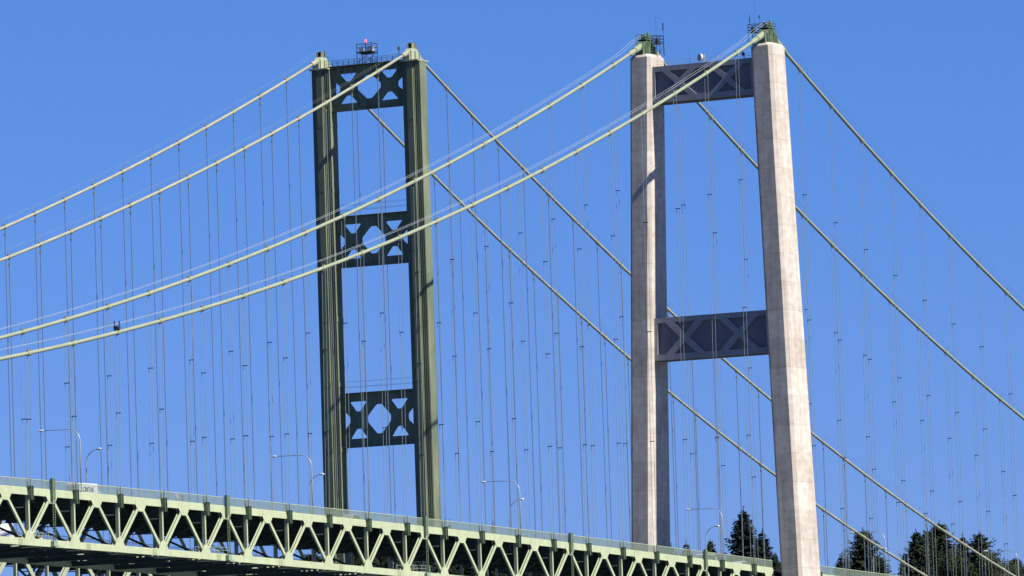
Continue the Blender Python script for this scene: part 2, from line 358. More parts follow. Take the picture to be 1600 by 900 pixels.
# ------------------------------------------------------------------ steel tower
ST = thing('steel_tower', 'older weathered green steel bridge tower with three cut-out braced struts', 'bridge tower', (XO, YO, 0))
def leg_ring(yc, z, k=1.0):
    a, b, c, e = 1.95, 1.22, .62, 1.87
    P = [(-a, -c), (-b, -c), (-b, -e), (b, -e), (b, -c), (a, -c), (a, c), (b, c), (b, e), (-b, e), (-b, c), (-a, c)]
    return [(XO + x * k, yc + y * k, z) for x, y in P]
def st_yc(z): return 9.85 + (150 - z) * .0015 + .0
for sgn in (-1, 1):
    mb = MB(); zs = [-3, 50, 100, 152.7]; n = 12; vs = []; fs = []
    for z in zs: vs += leg_ring(YO + sgn * st_yc(z) - (0.12 if sgn < 0 else 0.75), z)
    for i in range(len(zs) - 1):
        for k in range(n): fs.append((i * n + k, i * n + (k + 1) % n, (i + 1) * n + (k + 1) % n, (i + 1) * n + k))
    fs += [tuple(reversed(range(n))), tuple((len(zs) - 1) * n + k for k in range(n))]
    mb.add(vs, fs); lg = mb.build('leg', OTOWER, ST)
    ycl = YO + sgn * st_yc(150) - (0.12 if sgn < 0 else 0.75)
    # riveted seam strips, splice plates and a ladder down the recess
    mb = MB()
    for z in range(58, 150, 12):
        mb = MB(); mb.box(XO - 1.97, XO - 1.953, ycl - .6, ycl + .6, z, z + .9); mb.build('splice_plate', OTOWER, lg)
        mb = MB(); mb.box(XO - 1.21, XO + 1.21, ycl - 1.9, ycl - 1.873, z, z + .9); mb.build('splice_plate', OTOWER, lg)
    for dy in (-.82, .625): mb = MB(); mb.box(XO - 1.62, XO - 1.45, ycl + dy, ycl + dy + .195, 5, 152.5); mb.build('edge_flange', OTOWER, lg)
    mb = MB(); mb.box(XO - 1.32, XO - 1.223, ycl - 1.87, ycl - 1.7, 5, 152.5); mb.build('edge_flange', OTOWER, lg)
    mb = MB()
    for dy in (-1.55, -1.15): mb.tube([(XO - 1.42, ycl + dy, 60), (XO - 1.42, ycl + dy, 152)], .03, 4)
    for i in range(150): z = 60.3 + i * .61; mb.tube([(XO - 1.42, ycl - 1.55, z), (XO - 1.42, ycl - 1.15, z)], .02, 4)
    mb.build('ladder', OTOWER, lg)
    mb = MB(); mb.box(XO - 6, XO + 6, ycl - 6, ycl + 6, -3, 5); mb.build('pier', CONC, ST)
    # saddle on top
    y = YO + sgn * OCY; mb = MB()
    mb.box(XO - 2.05, XO + 2.05, ycl - 1.95, ycl + 1.95, 152.7, 152.95)
    fn = lambda u, v, t: (XO + u, y + t, v)
    mb.prism([(-2.0, 152.95), (2.4, 152.95), (2.3, 153.6), (1.0, 155.15), (-.9, 155.2), (-2.0, 154.3)], fn, -.6, .6)
    for q in (-1.6, 0, 1.6): mb.box(XO + q - .06, XO + q + .06, y - .85, y + .85, 152.95, 154.6)
    sd_ = mb.build('saddle', OGREEN, ST)
    mb = MB()
    for left in (1, 0):
        sx = -1 if left else 1; mb = MB(); mb.tube([(XO + sx * s, y, zO(s, left)) for s in (1.2, 2.6, 3.6)], [.5, .48, .42], 12)
        mb.build('cable_shroud', OCABLE, sd_)
    mb = MB(); mb.box(XO - .85, XO + .85, y - .5, y - .38, 155.2, 156.1); mb.box(XO - .85, XO + .85, y + .38, y + .5, 155.2, 156.1)
    mb.box(XO - .6, XO + .8, y - .5, y + .5, 156.1, 156.2)
    mb.tube([(XO + .3, y - .7, 155.4), (XO + .3, y - .7, 156.6)], .09, 6); mb.beam((XO + .9, y, 156.1), (XO + 3.0, y, 155.4), .08, .08)
    mb.build('winch_frame', OTOWER, ST)
def cut_strut(z0, z1):
    H = z1 - z0
    ya, yb = YO - 9.85 - .12 + 1.65, YO + 9.85 - .75 - 1.65         # tuck into the leg steps
    yl, yr = yb, ya                                                 # u=0 is the far leg, u=1 the near leg (left to right in the picture)
    fn = lambda u, v, t: (XO + t, yl + (yr - yl) * u, z1 - H * v)
    def U(u): return .02 + .96 * u
    def rc(pts, r=.02):
        out = []
        n = len(pts)
        for i in range(n):
            p = Vector(pts[i]); a = Vector(pts[i - 1]); b = Vector(pts[(i + 1) % n])
            da = (a - p); db = (b - p); ra = min(r, da.length * .3); rb = min(r, db.length * .3)
            p1 = p + da.normalized() * ra; p2 = p + db.normalized() * rb
            out += [tuple(p1), tuple(p1 * .25 + p2 * .25 + p * .5), tuple(p2)]
        mx = sum(p[0] for p in pts) / n; my = sum(p[1] for p in pts) / n
        if pts[0][0] == 0 or pts[-1][0] == 0: mx = 0
        if max(p[0] for p in pts) == 1: mx = 1
        return [(U(mx + (x - mx) * 1.12), my + (y - my) * 1.10) for x, y in out]
    half = [(.0, .31), (.09, .44), (.09, .55), (.0, .68)]
    tt = [(.105, .16), (.325, .16), (.245, .33), (.185, .33)]
    tb = [(.105, .84), (.185, .67), (.245, .67), (.325, .84)]
    cen = [(.465, .25), (.535, .25), (.648, .44), (.648, .545), (.535, .75), (.465, .75), (.352, .545), (.352, .44)]
    mir = lambda l: [(1 - x, y) for x, y in reversed(l)]
    holes = [rc(h) for h in (half, tt, tb, cen, mir(half), mir(tt), mir(tb))]
    mb = MB(); mb.prism([(0, 0), (1, 0), (1, 1), (0, 1)], fn, -.2, .2, holes)
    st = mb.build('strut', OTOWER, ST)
    for z in (z1 + .052, z0 - .052): fl = MB(); fl.box(XO - .8, XO + .8, yr, yl, z - .05, z + .05); fl.build('flange', OTOWER, st)
    return st
s_top = cut_strut(145.0, 153.0); cut_strut(116.1, 125.3); cut_strut(82.9, 92.7)
mb = MB()
y0, y1 = YO - 8.4, YO + 7.8
for sx in (-1.1, 1.1):
    for zz in (.55, 1.15): mb.tube([(XO + sx, y0, 153.1 + zz), (XO + sx, y1, 153.1 + zz)], .035, 5)
    for i in range(15): y = y0 + (y1 - y0) * i / 14; mb.tube([(XO + sx, y, 152.3), (XO + sx, y, 154.25)], .035, 5)
mb.build('handrail', DARK, s_top)
mb = MB(); mb.box(XO - 1.15, XO + 1.15, y0, y1, 153.11, 153.2); mb.build('walkway', OTOWER, s_top)
for i in range(12): y = y0 + (y1 - y0) * (i + .5) / 12; mb = MB(); mb.box(XO - .26, XO - .203, y - .06, y + .06, 151.4, 152.95); mb.build('stiffener', OGREEN, s_top)
for zt in (125.4, 92.8):
    mb = MB()
    for sx in (-.75, .75): mb.tube([(XO + sx, y0, zt + 1.1), (XO + sx, y1, zt + 1.1)], .02, 5); mb.tube([(XO + sx, y0, zt + 2.1), (XO + sx, y1, zt + 2.1)], .015, 5)
    mb.build('safety_line', DARK, ST)
# beacon platform
BP = thing('beacon_platform', 'dark railed platform on legs above the steel tower strut', 'platform', (XO, YO - .2, 153.2))
mb = MB(); cy = YO - .2
for px in (-1.0, 1.0):
    for py in (-1.6, 1.6): mb.tube([(XO + px, cy + py, 153.2), (XO + px, cy + py, 156.9)], .07, 6)
    mb.beam((XO + px, cy - 1.6, 153.4), (XO + px, cy + 1.6, 155.3), .07, .07, (1, 0, 0)); mb.beam((XO + px, cy + 1.6, 153.4), (XO + px, cy - 1.6, 155.3), .07, .07, (1, 0, 0))
mb.build('frame', DARK, BP)
mb = MB(); mb.box(XO - 1.1, XO + 1.1, cy - 1.7, cy + 1.7, 155.3, 155.42); mb.box(XO - .6, XO + .6, cy - 1.2, cy + 1.0, 155.0, 155.3); mb.build('floor', DARK, BP)
mb = MB()
for zz in (156.2, 156.9): mb.tube([(XO - 1, cy - 1.6, zz), (XO + 1, cy - 1.6, zz), (XO + 1, cy + 1.6, zz), (XO - 1, cy + 1.6, zz), (XO - 1, cy - 1.6, zz)], .05, 6)
mb.build('rail', DARK, BP)
mb = MB(); mb.cbox((XO - .2, cy - .9, 155.9), (1.0, 1.0, .9)); mb.cbox((XO - .2, cy + .85, 155.8), (.9, .9, .7)); mb.build('equipment_box', GALV, BP)
t = thing('beacon', 'red warning lamp glowing on top of the railed platform on the steel tower', 'beacon', (XO, cy, 156.0))
mb = MB(); mb.tube([(XO - .4, cy + .05, 155.42), (XO - .4, cy + .05, 157.1)], .12, 8); mb.build('post', DARK, t)
mb = MB(); mb.tube([(XO - .4, cy - .02, 157.1), (XO - .4, cy - .02, 157.25), (XO - .4, cy - .02, 157.55), (XO - .4, cy - .02, 157.7)], [.15, .2, .19, .08], 14); mb.build('lens', REDL, t)
t = thing('warning_lamp', 'small dark unlit lamp on the walkway just left of the near steel leg top', 'lamp', (XO, YO - 6.9, 153.2))
mb = MB(); mb.tube([(XO, YO - 6.9, 153.2), (XO, YO - 6.9, 155.2)], .05, 6); mb.build('post', DARK, t)
mb = MB(); mb.tube([(XO, YO - 6.9, 155.1), (XO, YO - 6.9, 155.3), (XO, YO - 6.9, 155.75), (XO, YO - 6.9, 155.9)], [.1, .26, .26, .08], 10); mb.build('lamp_head', DARK, t)

# ------------------------------------------------------------------ main cables
def make_cable(y, X0, zf, pan, e, kL, kR, r, m, label, posts, bandlen):
    T = thing('main_cable', label, 'bridge cable', (X0, y, zf(0, 1)), 'main suspension cables')
    pts = []
    SL, SR = kL * pan + e + 90, 345
    n = 70
    for i in range(n, 0, -1): s = SL * i / n; pts.append((X0 - s, y, zf(s, 1)))
    pts.append((X0, y, zf(0, 1) + .0))
    for i in range(1, n + 1): s = SR * i / n; pts.append((X0 + s, y, zf(s, 0)))
    mb = MB(); mb.tube(pts, r, 12); mb.build('cable', m, T, smooth=True)
    for left in (1, 0):
        sx = -1 if left else 1
        for k in range(1, (kL if left else kR) + 1):
            s = k * pan + e; x = X0 + sx * s; z = zf(s, left); s2 = s + .1
            d = Vector((sx * .1, 0, zf(s2, left) - z)).normalized(); p = Vector((x, y, z)); up = Vector((-d.z * sx * sx, 0, abs(d.x))).normalized() if 0 else d.cross(Vector((0, 1, 0)))
            if up.z < 0: up = -up
            mb = MB(); mb.tube([p - d * bandlen / 2, p + d * bandlen / 2], r + .06, 12)
            mb.mi = 1; mb.beam(p - d * bandlen * .55 + up * (r + .12), p + d * bandlen * .55 + up * (r + .12), .26, .14); mb.beam(p - d * bandlen * .45 - up * (r + .1), p + d * bandlen * .45 - up * (r + .1), .22, .12)
            if posts:
                mb.mi = 1
                for q in (-.42, .42): mb.tube([p + Vector((0, q * .4, r)), (x, y + q, z + 1.35)], .022, 4)
            mb.build('cable_band', [m, BAND], T)
    if posts:
        mb = MB()
        for q in (-.42, .42):
            mb.tube([(a, b + q, c + 1.35 + (.5 if abs(a - X0) < 8 else 0)) for a, b, c in pts], .026 if posts == 2 else .012, 4)
        mb.build('hand_rope', HROPE if posts == 2 else ROPE, T)
    return T
cabN = [make_cable(-NCY, 0, zN, PN, EN, 23, 26, .30, CGREEN, 'pale green main cable over the near leg of the concrete tower', 2, .95),
        make_cable(NCY, 0, zN, PN, EN, 23, 26, .30, CGREEN, 'pale green main cable over the far leg of the concrete tower', 2, .95)]
cabO = [make_cable(YO - OCY, XO, zO, PO, EO, 24, 32, .27, OCABLE, 'weathered beige main cable over the right leg of the steel tower', 1, .8),
        make_cable(YO + OCY, XO, zO, PO, EO, 24, 32, .27, OCABLE, 'weathered beige main cable over the left leg of the steel tower', 1, .8)]

def suspenders(y, X0, zf, pan, e, left, kmax, label, group, new, kskip=0):
    for k in range(1 + kskip, kmax + 1):
        s = k * pan + e; x = X0 + (-s if left else s); zt = zf(s, left); zb = zch(x) + (.9 if new else .5); L = zt - zb
        if L < 3: continue
        T = thing('suspender', label, 'suspender rope', (x, y, zb), group)
        if new:
            dx = -1.0 if left else 0
            for q in (-.31, .31):
                mb = MB(); mb.tube([(x + dx, y + q, zb), (x, y + q * 1.0, zt)], .037, 5); mb.build('rope', ROPE, T)
            fr = (.25, .5, .75) if L > 60 else ((1 / 3, 2 / 3) if L > 30 else ((.5,) if L > 12 else ()))
            for f in fr:
                mb = MB(); mb.cbox((x + dx * f, y, zt - L * f), (.16, .86, .13)); mb.build('spacer', DARK, T)
            mb = MB()
            for q in (-.31, .31): mb.tube([(x + dx, y + q, zb - .3), (x + dx, y + q, zb + 1.1)], [.12, .08], 6)
            mb.build('socket', BAND, T)
        else:
            for q in (-.09, .09):
                mb = MB(); mb.tube([(x + q * .3, y + q, zb), (x + q * .3, y + q, zt - 1.2)], .040, 5); mb.build('rope', ROPED, T)
            mb = MB(); mb.tube([(x, y, zt - 1.55), (x, y, zt - 1.1)], .17, 8)
            for q in (-.28, .28): mb.tube([(x, y, zt - 1.1), (x, y + q, zt)], .035, 4)
            mb.build('socket', BAND, T)
for yy, nm in ((-NCY, 'near'), (NCY, 'far')):
    leg = 'near' if yy < 0 else 'far'
    suspenders(yy, 0, zN, PN, EN, 1, 23, f'paired thin ropes under the {leg} pale green cable, left of the concrete tower', f'suspenders under the {leg} green cable on the left', True)
    suspenders(yy, 0, zN, PN, EN, 0, 14 if yy < 0 else 19, f'paired thin ropes under the {leg} pale green cable, right of the concrete tower', f'suspenders under the {leg} green cable on the right', True)
for yy, nm in ((YO - OCY, 'right'), (YO + OCY, 'left')):
    suspenders(yy, XO, zO, PO, EO, 1, 15, f'dark rope under the {nm} steel leg\'s beige cable, left of the steel tower', f'suspenders under the beige cable of the {nm} steel leg, main span', False)
    suspenders(yy, XO, zO, PO, EO, 0, 28, f'dark rope under the {nm} steel leg\'s beige cable, right of the steel tower', f'suspenders under the beige cable of the {nm} steel leg, side span', False)

# cable traveller
x = -229.98; zc = zN(229.98, 1)
t = thing('cable_trolley', 'small dark H-shaped trolley astride the near pale green cable', 'trolley', (x, -NCY, zc + .3))
mb = MB(); mb.box(x - .35, x + .35, -NCY - .42, -NCY + .42, zc + .55, zc + .95); mb.build('carriage', DARK, t)
mb = MB()
for q in (-.42, .42): mb.box(x - .1, x + .1, -NCY + q - .07, -NCY + q + .07, zc + .3, zc + 1.75)
mb.build('post', DARK, t)
mb = MB()
for q in (-.3, .3): mb.tube([(x + q, -NCY - .1, zc + .42), (x + q, -NCY + .1, zc + .42)], .16, 10)
mb.build('wheel', TYRE, t)

# ------------------------------------------------------------------ deck trusses
def hbeam(mb, p, q, gap, wdt, tk):
    """two flanges in XZ planes at +-gap/2 in y with a web between"""
    p = Vector(p); q = Vector(q)
    for s in (-1, 1):
        o = Vector((0, s * gap / 2, 0)); mb.beam(p + o, q + o, tk, wdt)
    mb.beam(p, q, gap - tk - .006, .05)
def truss(name, label, y, xs_b, xs_t, xs_v, xr, depth, top_h, bot_h, wid, m, group, outer, box_nodes=(), wide=.52, splice=None, vmat=None):
    """side truss in the plane y: chords follow zch(x)"""
    T = thing(name, label, 'deck truss', (xr[0], y, zch(xr[0])), group)
    def chord(nm, dz, h):
        mb = MB(); n = max(2, int((xr[1] - xr[0]) / 6)); vs = []; fs = []
        for i in range(n + 1):
            x = xr[0] + (xr[1] - xr[0]) * i / n; z = zch(x) + dz
            vs += [(x, y - wid / 2, z - h / 2), (x, y + wid / 2, z - h / 2), (x, y + wid / 2, z + h / 2), (x, y - wid / 2, z + h / 2)]
        for i in range(n):
            for k in range(4): fs.append((i * 4 + k, i * 4 + (k + 1) % 4, i * 4 + 4 + (k + 1) % 4, i * 4 + 4 + k))
        fs += [(0, 3, 2, 1), tuple(n * 4 + k for k in range(4))]
        mb.add(vs, fs); return mb.build(nm, m, T)
    tc = chord('top_chord', 0, top_h); bc = chord('bottom_chord', -depth, bot_h)
    inset = .05
    for xv in xs_v:
        z = zch(xv); mb = MB()
        mb.box(xv - .17, xv + .17, y - .28, y + .28, z - depth + bot_h / 2, z - top_h / 2); mb.build('vertical', m, T)
    xt_all = sorted(xs_t)
    for xb in xs_b:
        zb = zch(xb) - depth + bot_h / 2
        near = sorted(xt_all, key=lambda a: abs(a - xb))[:2]
        for xt in near:
            if abs(xt - xb) > 13: continue
            zt = zch(xt) - top_h / 2; mb = MB(); up_right = xt > xb
            d = (xt - xb); p = (xb + d * .055, y, zb + .15); q = (xt - d * .055, y, zt - .15)
            if up_right: hbeam(mb, p, q, wid - .1, wide, .07)
            else: mb.beam(p, q, wid - .22, wide * .92)
            mb.build('diagonal', m, T)
    # gusset plates, 4 mm proud of both chord faces
    for xs, top in ((xs_b, 0), (xs_t, 1)):
        for xg in xs:
            zc = zch(xg) - (0 if top else depth); h = (top_h if top else bot_h) / 2; sg = -1 if top else 1
            sl = (zch(xg + 1) - zch(xg))
            w1, w2, ext = (1.55, 1.0, 1.0) if top else (1.4, .85, 1.2)
            if depth > 8: w1, w2, ext = w1 * 1.1, w2 * 1.1, ext * 1.1
            poly = [(-w1, -h * sg), (w1, -h * sg), (w1, h * sg), (w2, (h + ext * .75) * sg), (w2 - .35, (h + ext) * sg), (-w2 + .35, (h + ext) * sg), (-w2, (h + ext * .75) * sg), (-w1, h * sg)]
            mb = MB()
            for s in (-1, 1):
                fn = lambda u, v, t: (xg + u, y + s * (wid / 2 + t), zc + v + u * sl)
                mb.prism(poly, fn, .004, .03)
            mb.build('gusset', m, T)
    for xg in box_nodes:
        z = zch(xg); mb = MB(); yo = y + outer * .02
        ya, yb = (yo - .95, yo - .33) if outer < 0 else (yo + .33, yo + .95)
        mb.box(xg - .34, xg - .26, ya, yb, z - 1.25, z + .75); mb.box(xg + .26, xg + .34, ya, yb, z - 1.25, z + .8)
        mb.box(xg - .24, xg + .24, yb - .08 if outer < 0 else ya, yb if outer < 0 else ya + .08, z - 1.0, z + .5); mb.box(xg - .05, xg + .05, ya + .08, yb - .09, z - 1.25, z + .75); mb.box(xg - .45, xg + .45, ya - .03, yb, z + .802, z + .84)
        mb.build('hanger_bracket', SGREEN, T)
    if splice:
        for xg in splice:
            mb = MB(); zc = zch(xg) - depth
            mb.box(xg - .6, xg + .6, y + outer * (wid / 2 + .004), y + outer * (wid / 2 + .035), zc - bot_h / 2 + .12, zc + bot_h / 2 - .12)
            mb.build('splice_plate', SPLICE, bc)
    return T
def framing(name, label, yc, hw, xs_f, xs_brace, depth, m, xr, sway=True, fb=1.9):
    T = thing(name, label, 'deck framing', (xr[0], yc, zch(xr[0])))
    for x in xs_f:
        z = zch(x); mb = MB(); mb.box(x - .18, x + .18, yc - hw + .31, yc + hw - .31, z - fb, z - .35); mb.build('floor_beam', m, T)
    mb = MB()
    seg = [xr[0] + (xr[1] - xr[0]) * i / 60 for i in range(61)]
    for q in (-.8, -.48, -.16, .16, .48, .8):
        yq = yc + q * hw
        mb = MB(); vs = []; fs = []
        for a in seg: vs += [(a, yq - .14, zch(a) - 1.35), (a, yq + .14, zch(a) - 1.35), (a, yq + .14, zch(a) - .45), (a, yq - .14, zch(a) - .45)]
        for i in range(60):
            for k in range(4): fs.append((i * 4 + k, i * 4 + (k + 1) % 4, i * 4 + 4 + (k + 1) % 4, i * 4 + 4 + k))
        mb.add(vs, fs); mb.build('stringer', m, T)
    for x in xs_brace:
        z = zch(x) - depth; mb = MB(); mb.box(x - .3, x + .3, yc - hw + .31, yc + hw - .31, z - .38, z + .38); mb.build('bottom_strut', m, T)
        if sway:
            mb = MB(); zt = zch(x) - fb - .05
            for s in (-1, 1): mb.beam((x, yc + s * (hw - .5), zt), (x, yc + s * .3, z + .45), .28, .30, (1, 0, 0))
            mb.build('sway_brace', m, T)
    mb = MB()
    for a, b in zip(xs_brace, xs_brace[1:]):
        for s in (-1, 1): mb.beam((a + .4, yc - s * (hw - .4), zch(a) - depth + s * .09), (b - .4, yc + s * (hw - .4), zch(b) - depth + s * .09), .36, .15, (0, 1, 0))
    mb.build('lateral_brace', m, T)
    mb = MB()
    for a, b in zip(xs_brace, xs_brace[1:]):
        for s in (-1, 1): mb.beam((a + .4, yc - s * (hw - .4), zch(a) - fb - .3 + s * .1), (b - .4, yc + s * (hw - .4), zch(b) - fb - .3 + s * .1), .2, .15, (0, 1, 0))
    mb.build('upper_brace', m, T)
    return T
def road(yc, hw, xr, dz, label):
    mb = MB(); n = int((xr[1] - xr[0]) / 6)
    for i in range(n):
        a = xr[0] + (xr[1] - xr[0]) * i / n; b = xr[0] + (xr[1] - xr[0]) * (i + 1) / n; za, zb = zch(a) + dz, zch(b) + dz
        mb.mi = 0
        mb.hexa([(a, yc - hw, za - .32), (b, yc - hw, zb - .32), (b, yc + hw, zb - .32), (a, yc + hw, za - .32), (a, yc - hw, za), (b, yc - hw, zb), (b, yc + hw, zb), (a, yc + hw, za)])
        mb.mi = 1
        for q, dash in ((-.93, 0), (.93, 0), (-.31, 1), (.31, 1)):
            if dash and i % 2: continue
            y = yc + q * hw * .9; mb.add([(a, y - .07, za + .004), (b, y - .07, zb + .004), (b, y + .07, zb + .004), (a, y + .07, za + .004)], [(0, 1, 2, 3)])
    tag(mb.build('road', [ASPH, PAINT]), label, kind='structure')
def railing(y, xs, h, label, group, dens=.40, m=FENCE, pitch=.16, base=.52, cat='railing'):
    T = thing('deck_railing', label, cat, (xs[0], y, zch(xs[0]) + base), group)
    for a, b in zip(xs, xs[1:]):
        mb = MB(); n = int((b - a) / pitch)
        for i in range(n):
            x = a + (b - a) * (i + .5) / n; z = zch(x) + base; wd = pitch * dens
            mb.add([(x - wd / 2, y - .012, z + .08), (x + wd / 2, y - .012, z + .08), (x + wd / 2, y + .012, z + .08), (x - wd / 2, y + .012, z + .08), (x - wd / 2, y - .012, z + h), (x + wd / 2, y - .012, z + h), (x + wd / 2, y + .012, z + h), (x - wd / 2, y + .012, z + h)],
                   [(0, 1, 5, 4), (1, 2, 6, 5), (2, 3, 7, 6), (3, 0, 4, 7)])
        mb.build('panel', m, T, recalc=False)
    mb = MB(); pp = list(xs)
    for x in pp: mb2 = MB(); mb2.box(x - .07, x + .07, y - .05, y + .05, zch(x) + base - .1, zch(x) + base + h + .05); mb2.build('post', m, T)
    for a, b in zip(pp, pp[1:]):
        mb.beam((a, y, zch(a) + base + h + .03), (b, y, zch(b) + base + h + .03), .1, .08); mb.beam((a, y, zch(a) + base + .05), (b, y, zch(b) + base + .05), .16, .12)
    mb.build('rail', NGREEN if m is FENCE else m, T)
    return T

kk = list(range(26, 0, -1))
ED = EN + 1.0                                         # truss nodes sit a little off the cable bands
xbL = [-(k * PN + ED) for k in kk]; xtL = [-((k + .5) * PN + ED) for k in kk] + [-(.5 * PN + ED)]
xbR = [k * PN + EN for k in range(1, 25)]; xtR = [(k + .5) * PN + EN for k in range(0, 25)]
DEP = 7.47
spl = [-((20.2 - 1.5 * j) * PN + ED) for j in range(13)]
RL = (-26.6 * PN, -5.75); RR = (5.75, 24.6 * PN)
for yy, nm, od in ((-NDY, 'near', -1), (NDY, 'far', 1)):
    truss('deck_truss', f'pale green {nm} side truss of the deck left of the concrete tower', yy, xbL, xtL, xbL, RL, DEP, 1.0, 1.06, .54, NGREEN, None, od, xbL, splice=spl if od < 0 else None)
    truss('deck_truss', f'pale green {nm} side truss of the deck right of the concrete tower', yy, xbR, xtR, xbR, RR, DEP, 1.0, 1.06, .54, NGREEN, None, od, xbR[:8])
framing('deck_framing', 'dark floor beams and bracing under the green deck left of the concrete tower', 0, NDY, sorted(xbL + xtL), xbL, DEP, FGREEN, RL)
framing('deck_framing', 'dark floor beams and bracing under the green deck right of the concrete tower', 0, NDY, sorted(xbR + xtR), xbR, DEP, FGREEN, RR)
road(0, 11.3, (RL[0], RR[1]), .12, 'roadway on the pale green truss bridge')
mb = MB(); mb.box(-5.7, 5.7, -NDY + .4, NDY - .4, zch(0) - 2.4, zch(0) - .45); tag(mb.build('tower_cross_girder', FGREEN), 'dark girder carrying the deck between the concrete legs', 'girder')
for yy, nm in ((-NDY - .1, 'near'), (NDY + .1, 'far')):
    railing(yy, sorted(xbL + [RL[0], RL[1]]), 1.36, f'tall grey-green picket railing along the {nm} edge of the deck, left of the concrete tower', None, .40 if nm == 'near' else .25)
    railing(yy, sorted(xbR[:12] + [RR[0]]), 1.55, f'tall grey-green picket railing along the {nm} edge of the deck, right of the concrete tower', None, .40 if nm == 'near' else .25)

# older bridge deck
ok = range(-30, 32)
xsO = sorted(XO - (k * PO + EO) if k > 0 else XO - (k * PO - EO) for k in ok if k != 0) 
even = sorted([XO - (k * PO + EO) for k in range(2, 32, 2)] + [XO + (k * PO + EO) for k in range(2, 31, 2)]); odd = sorted([XO - (k * PO + EO) for k in range(1, 32, 2)] + [XO + (k * PO + EO) for k in range(1, 31, 2)])
XRO = (XO - 31.5 * PO, XO + 30.5 * PO)
for yy, nm, od in ((YO - 9.1, 'near', -1), (YO + 9.1, 'far', 1)):
    truss('deck_truss', f'weathered {nm} side truss of the older deck low behind the green deck', yy, odd, even, xsO, XRO, 10.0, .9, .9, .6, OGREEN, None, od, wide=.9)
framing('deck_framing', 'dark floor beams under the older deck', YO, 9.1, xsO, odd, 10.0, FGREEN, XRO, fb=2.4)
road(YO, 8.2, XRO, .12, 'roadway on the older bridge')
for yy, nm in ((YO - 9.1, 'near'), (YO + 9.1, 'far')):
    railing(yy, [XRO[0] + (XRO[1] - XRO[0]) * i / 20 for i in range(21)], 1.0, f'low thin railing along the {nm} edge of the older deck', None, .12, DARK, .25, .5)

# maintenance ladders on the near truss
for i, (k, wh) in enumerate(((19.5, 'leftmost, beside the box truck'), (15.5, 'second from the left, below the two walkers'), (10.5, 'at the foot of the right steel leg'), (6.5, 'fourth from the left, between the two towers'), (2.5, 'rightmost, just left of the concrete near leg'))):
    x = -(k * PN + ED); z = zch(x); y = -NDY - .55
    t = thing('maintenance_ladder', f'green ladder mast on the near deck truss, {wh}', 'ladder', (x, y, z - DEP), 'ladder masts on the near truss')
    mb = MB(); mb.box(x - .42, x + .42, y - .2, y + .22, z - .9, z + 2.25); mb.build('mast_box', SGREEN, t)
    mb = MB()
    for q in (-.3, .3): mb.box(x + q - .05, x + q + .05, y - .14, y - .04, z - DEP - .2, z - .9)
    for j in range(int((DEP - .7) / .38)): zz = z - DEP + .1 + j * .38; mb.box(x - .25, x + .25, y - .11, y - .06, zz, zz + .06)
    mb.build('ladder', SGREEN, t)
    mb = MB(); mb.box(x - .7, x + .7, y - .55, y + .2, z - DEP - .5, z - DEP - .35); mb.box(x - .55, x + .55, y - .3, y + .2, z - DEP - .35, z - DEP + .35); mb.build('foot_bracket', FENCE, t)
    mb = MB(); yy = -NDY + 1.2; z0 = z - DEP + .75
    for yq in (yy, yy + 1.6):
        for zz in (.5, 1.0): mb.beam((x - 4.5, yq, z0 + zz), (x + 2.6, yq, z0 + zz), .06, .06)
        for j in range(6): xq = x - 4.5 + 7.1 * j / 5; mb.box(xq - .04, xq + .04, yq - .04, yq + .04, z0, z0 + 1.0)
    mb.box(x - 4.5, x + 2.6, yy, yy + 1.6, z0 - .1, z0); mb.build('platform', FENCE, t)

# ------------------------------------------------------------------ lamp posts
def arc_lamp(x, y, dy, zb, H, reach, bend, label, group):
    t = thing('street_lamp', label, 'street lamp', (x, y, zb), group)
    mb = MB(); s = 1 if dy > 0 else -1
    pts = [(x, y, zb), (x, y, zb + H - bend)]; rr = [.115, .085]
    for i in range(1, 9):
        a = math.pi / 2 * i / 8; pts.append((x, y + s * bend * (1 - math.cos(a)), zb + H - bend + bend * math.sin(a))); rr.append(.085 - .025 * i / 8)
    if reach > bend + .2: pts.append((x, y + s * (reach - .5), zb + H + .05)); rr.append(.05)
    mb.tube(pts, rr, 8); mb.build('pole', GALV, t, smooth=True)
    mb = MB(); yb = y + s * (reach - .6); mb.tube([(x, yb, zb + H + .03), (x, yb + s * .25, zb + H + .06), (x, yb + s * .75, zb + H + .05), (x, yb + s * .95, zb + H)], [.07, .17, .19, .05], 10)
    mb.build('lamp_head', LAMPH, t)
    mb = MB(); mb.box(x - .17, x + .17, y - .17, y + .17, zb - .6, zb + .35); mb.build('base', GALV, t)
near_l = [(-240.2, 'leftmost, standing in front of the white box truck'), (-170.4, 'just left of the steel tower'), (-100.3, 'between the two towers'), (-24.0, 'just left of the tall fir'), (44.0, 'right of the concrete tower beside the ovate fir'), (104.5, 'at the right edge')]
for x, wh in near_l:
    arc_lamp(x, -NDY + .5, 1, zch(x) + .6, 9.7, 6.9, 1.9, f'tall lamp with long arm reaching left, {wh}', 'tall near-side lamps with long left arms')
for x, wh in ((-200.9, 'right of the white box truck'), (-130.7, 'just left of the steel tower'), (-60.6, 'between the two towers'), (15.8, 'left of the big fir'), (88, 'right of the concrete tower')):
    arc_lamp(x, NDY - .5, -1, zch(x) + .6, 10.0, 2.6, 2.2, f'lamp with short curved arm bending right, {wh}', 'far-side lamps with short curved arms')

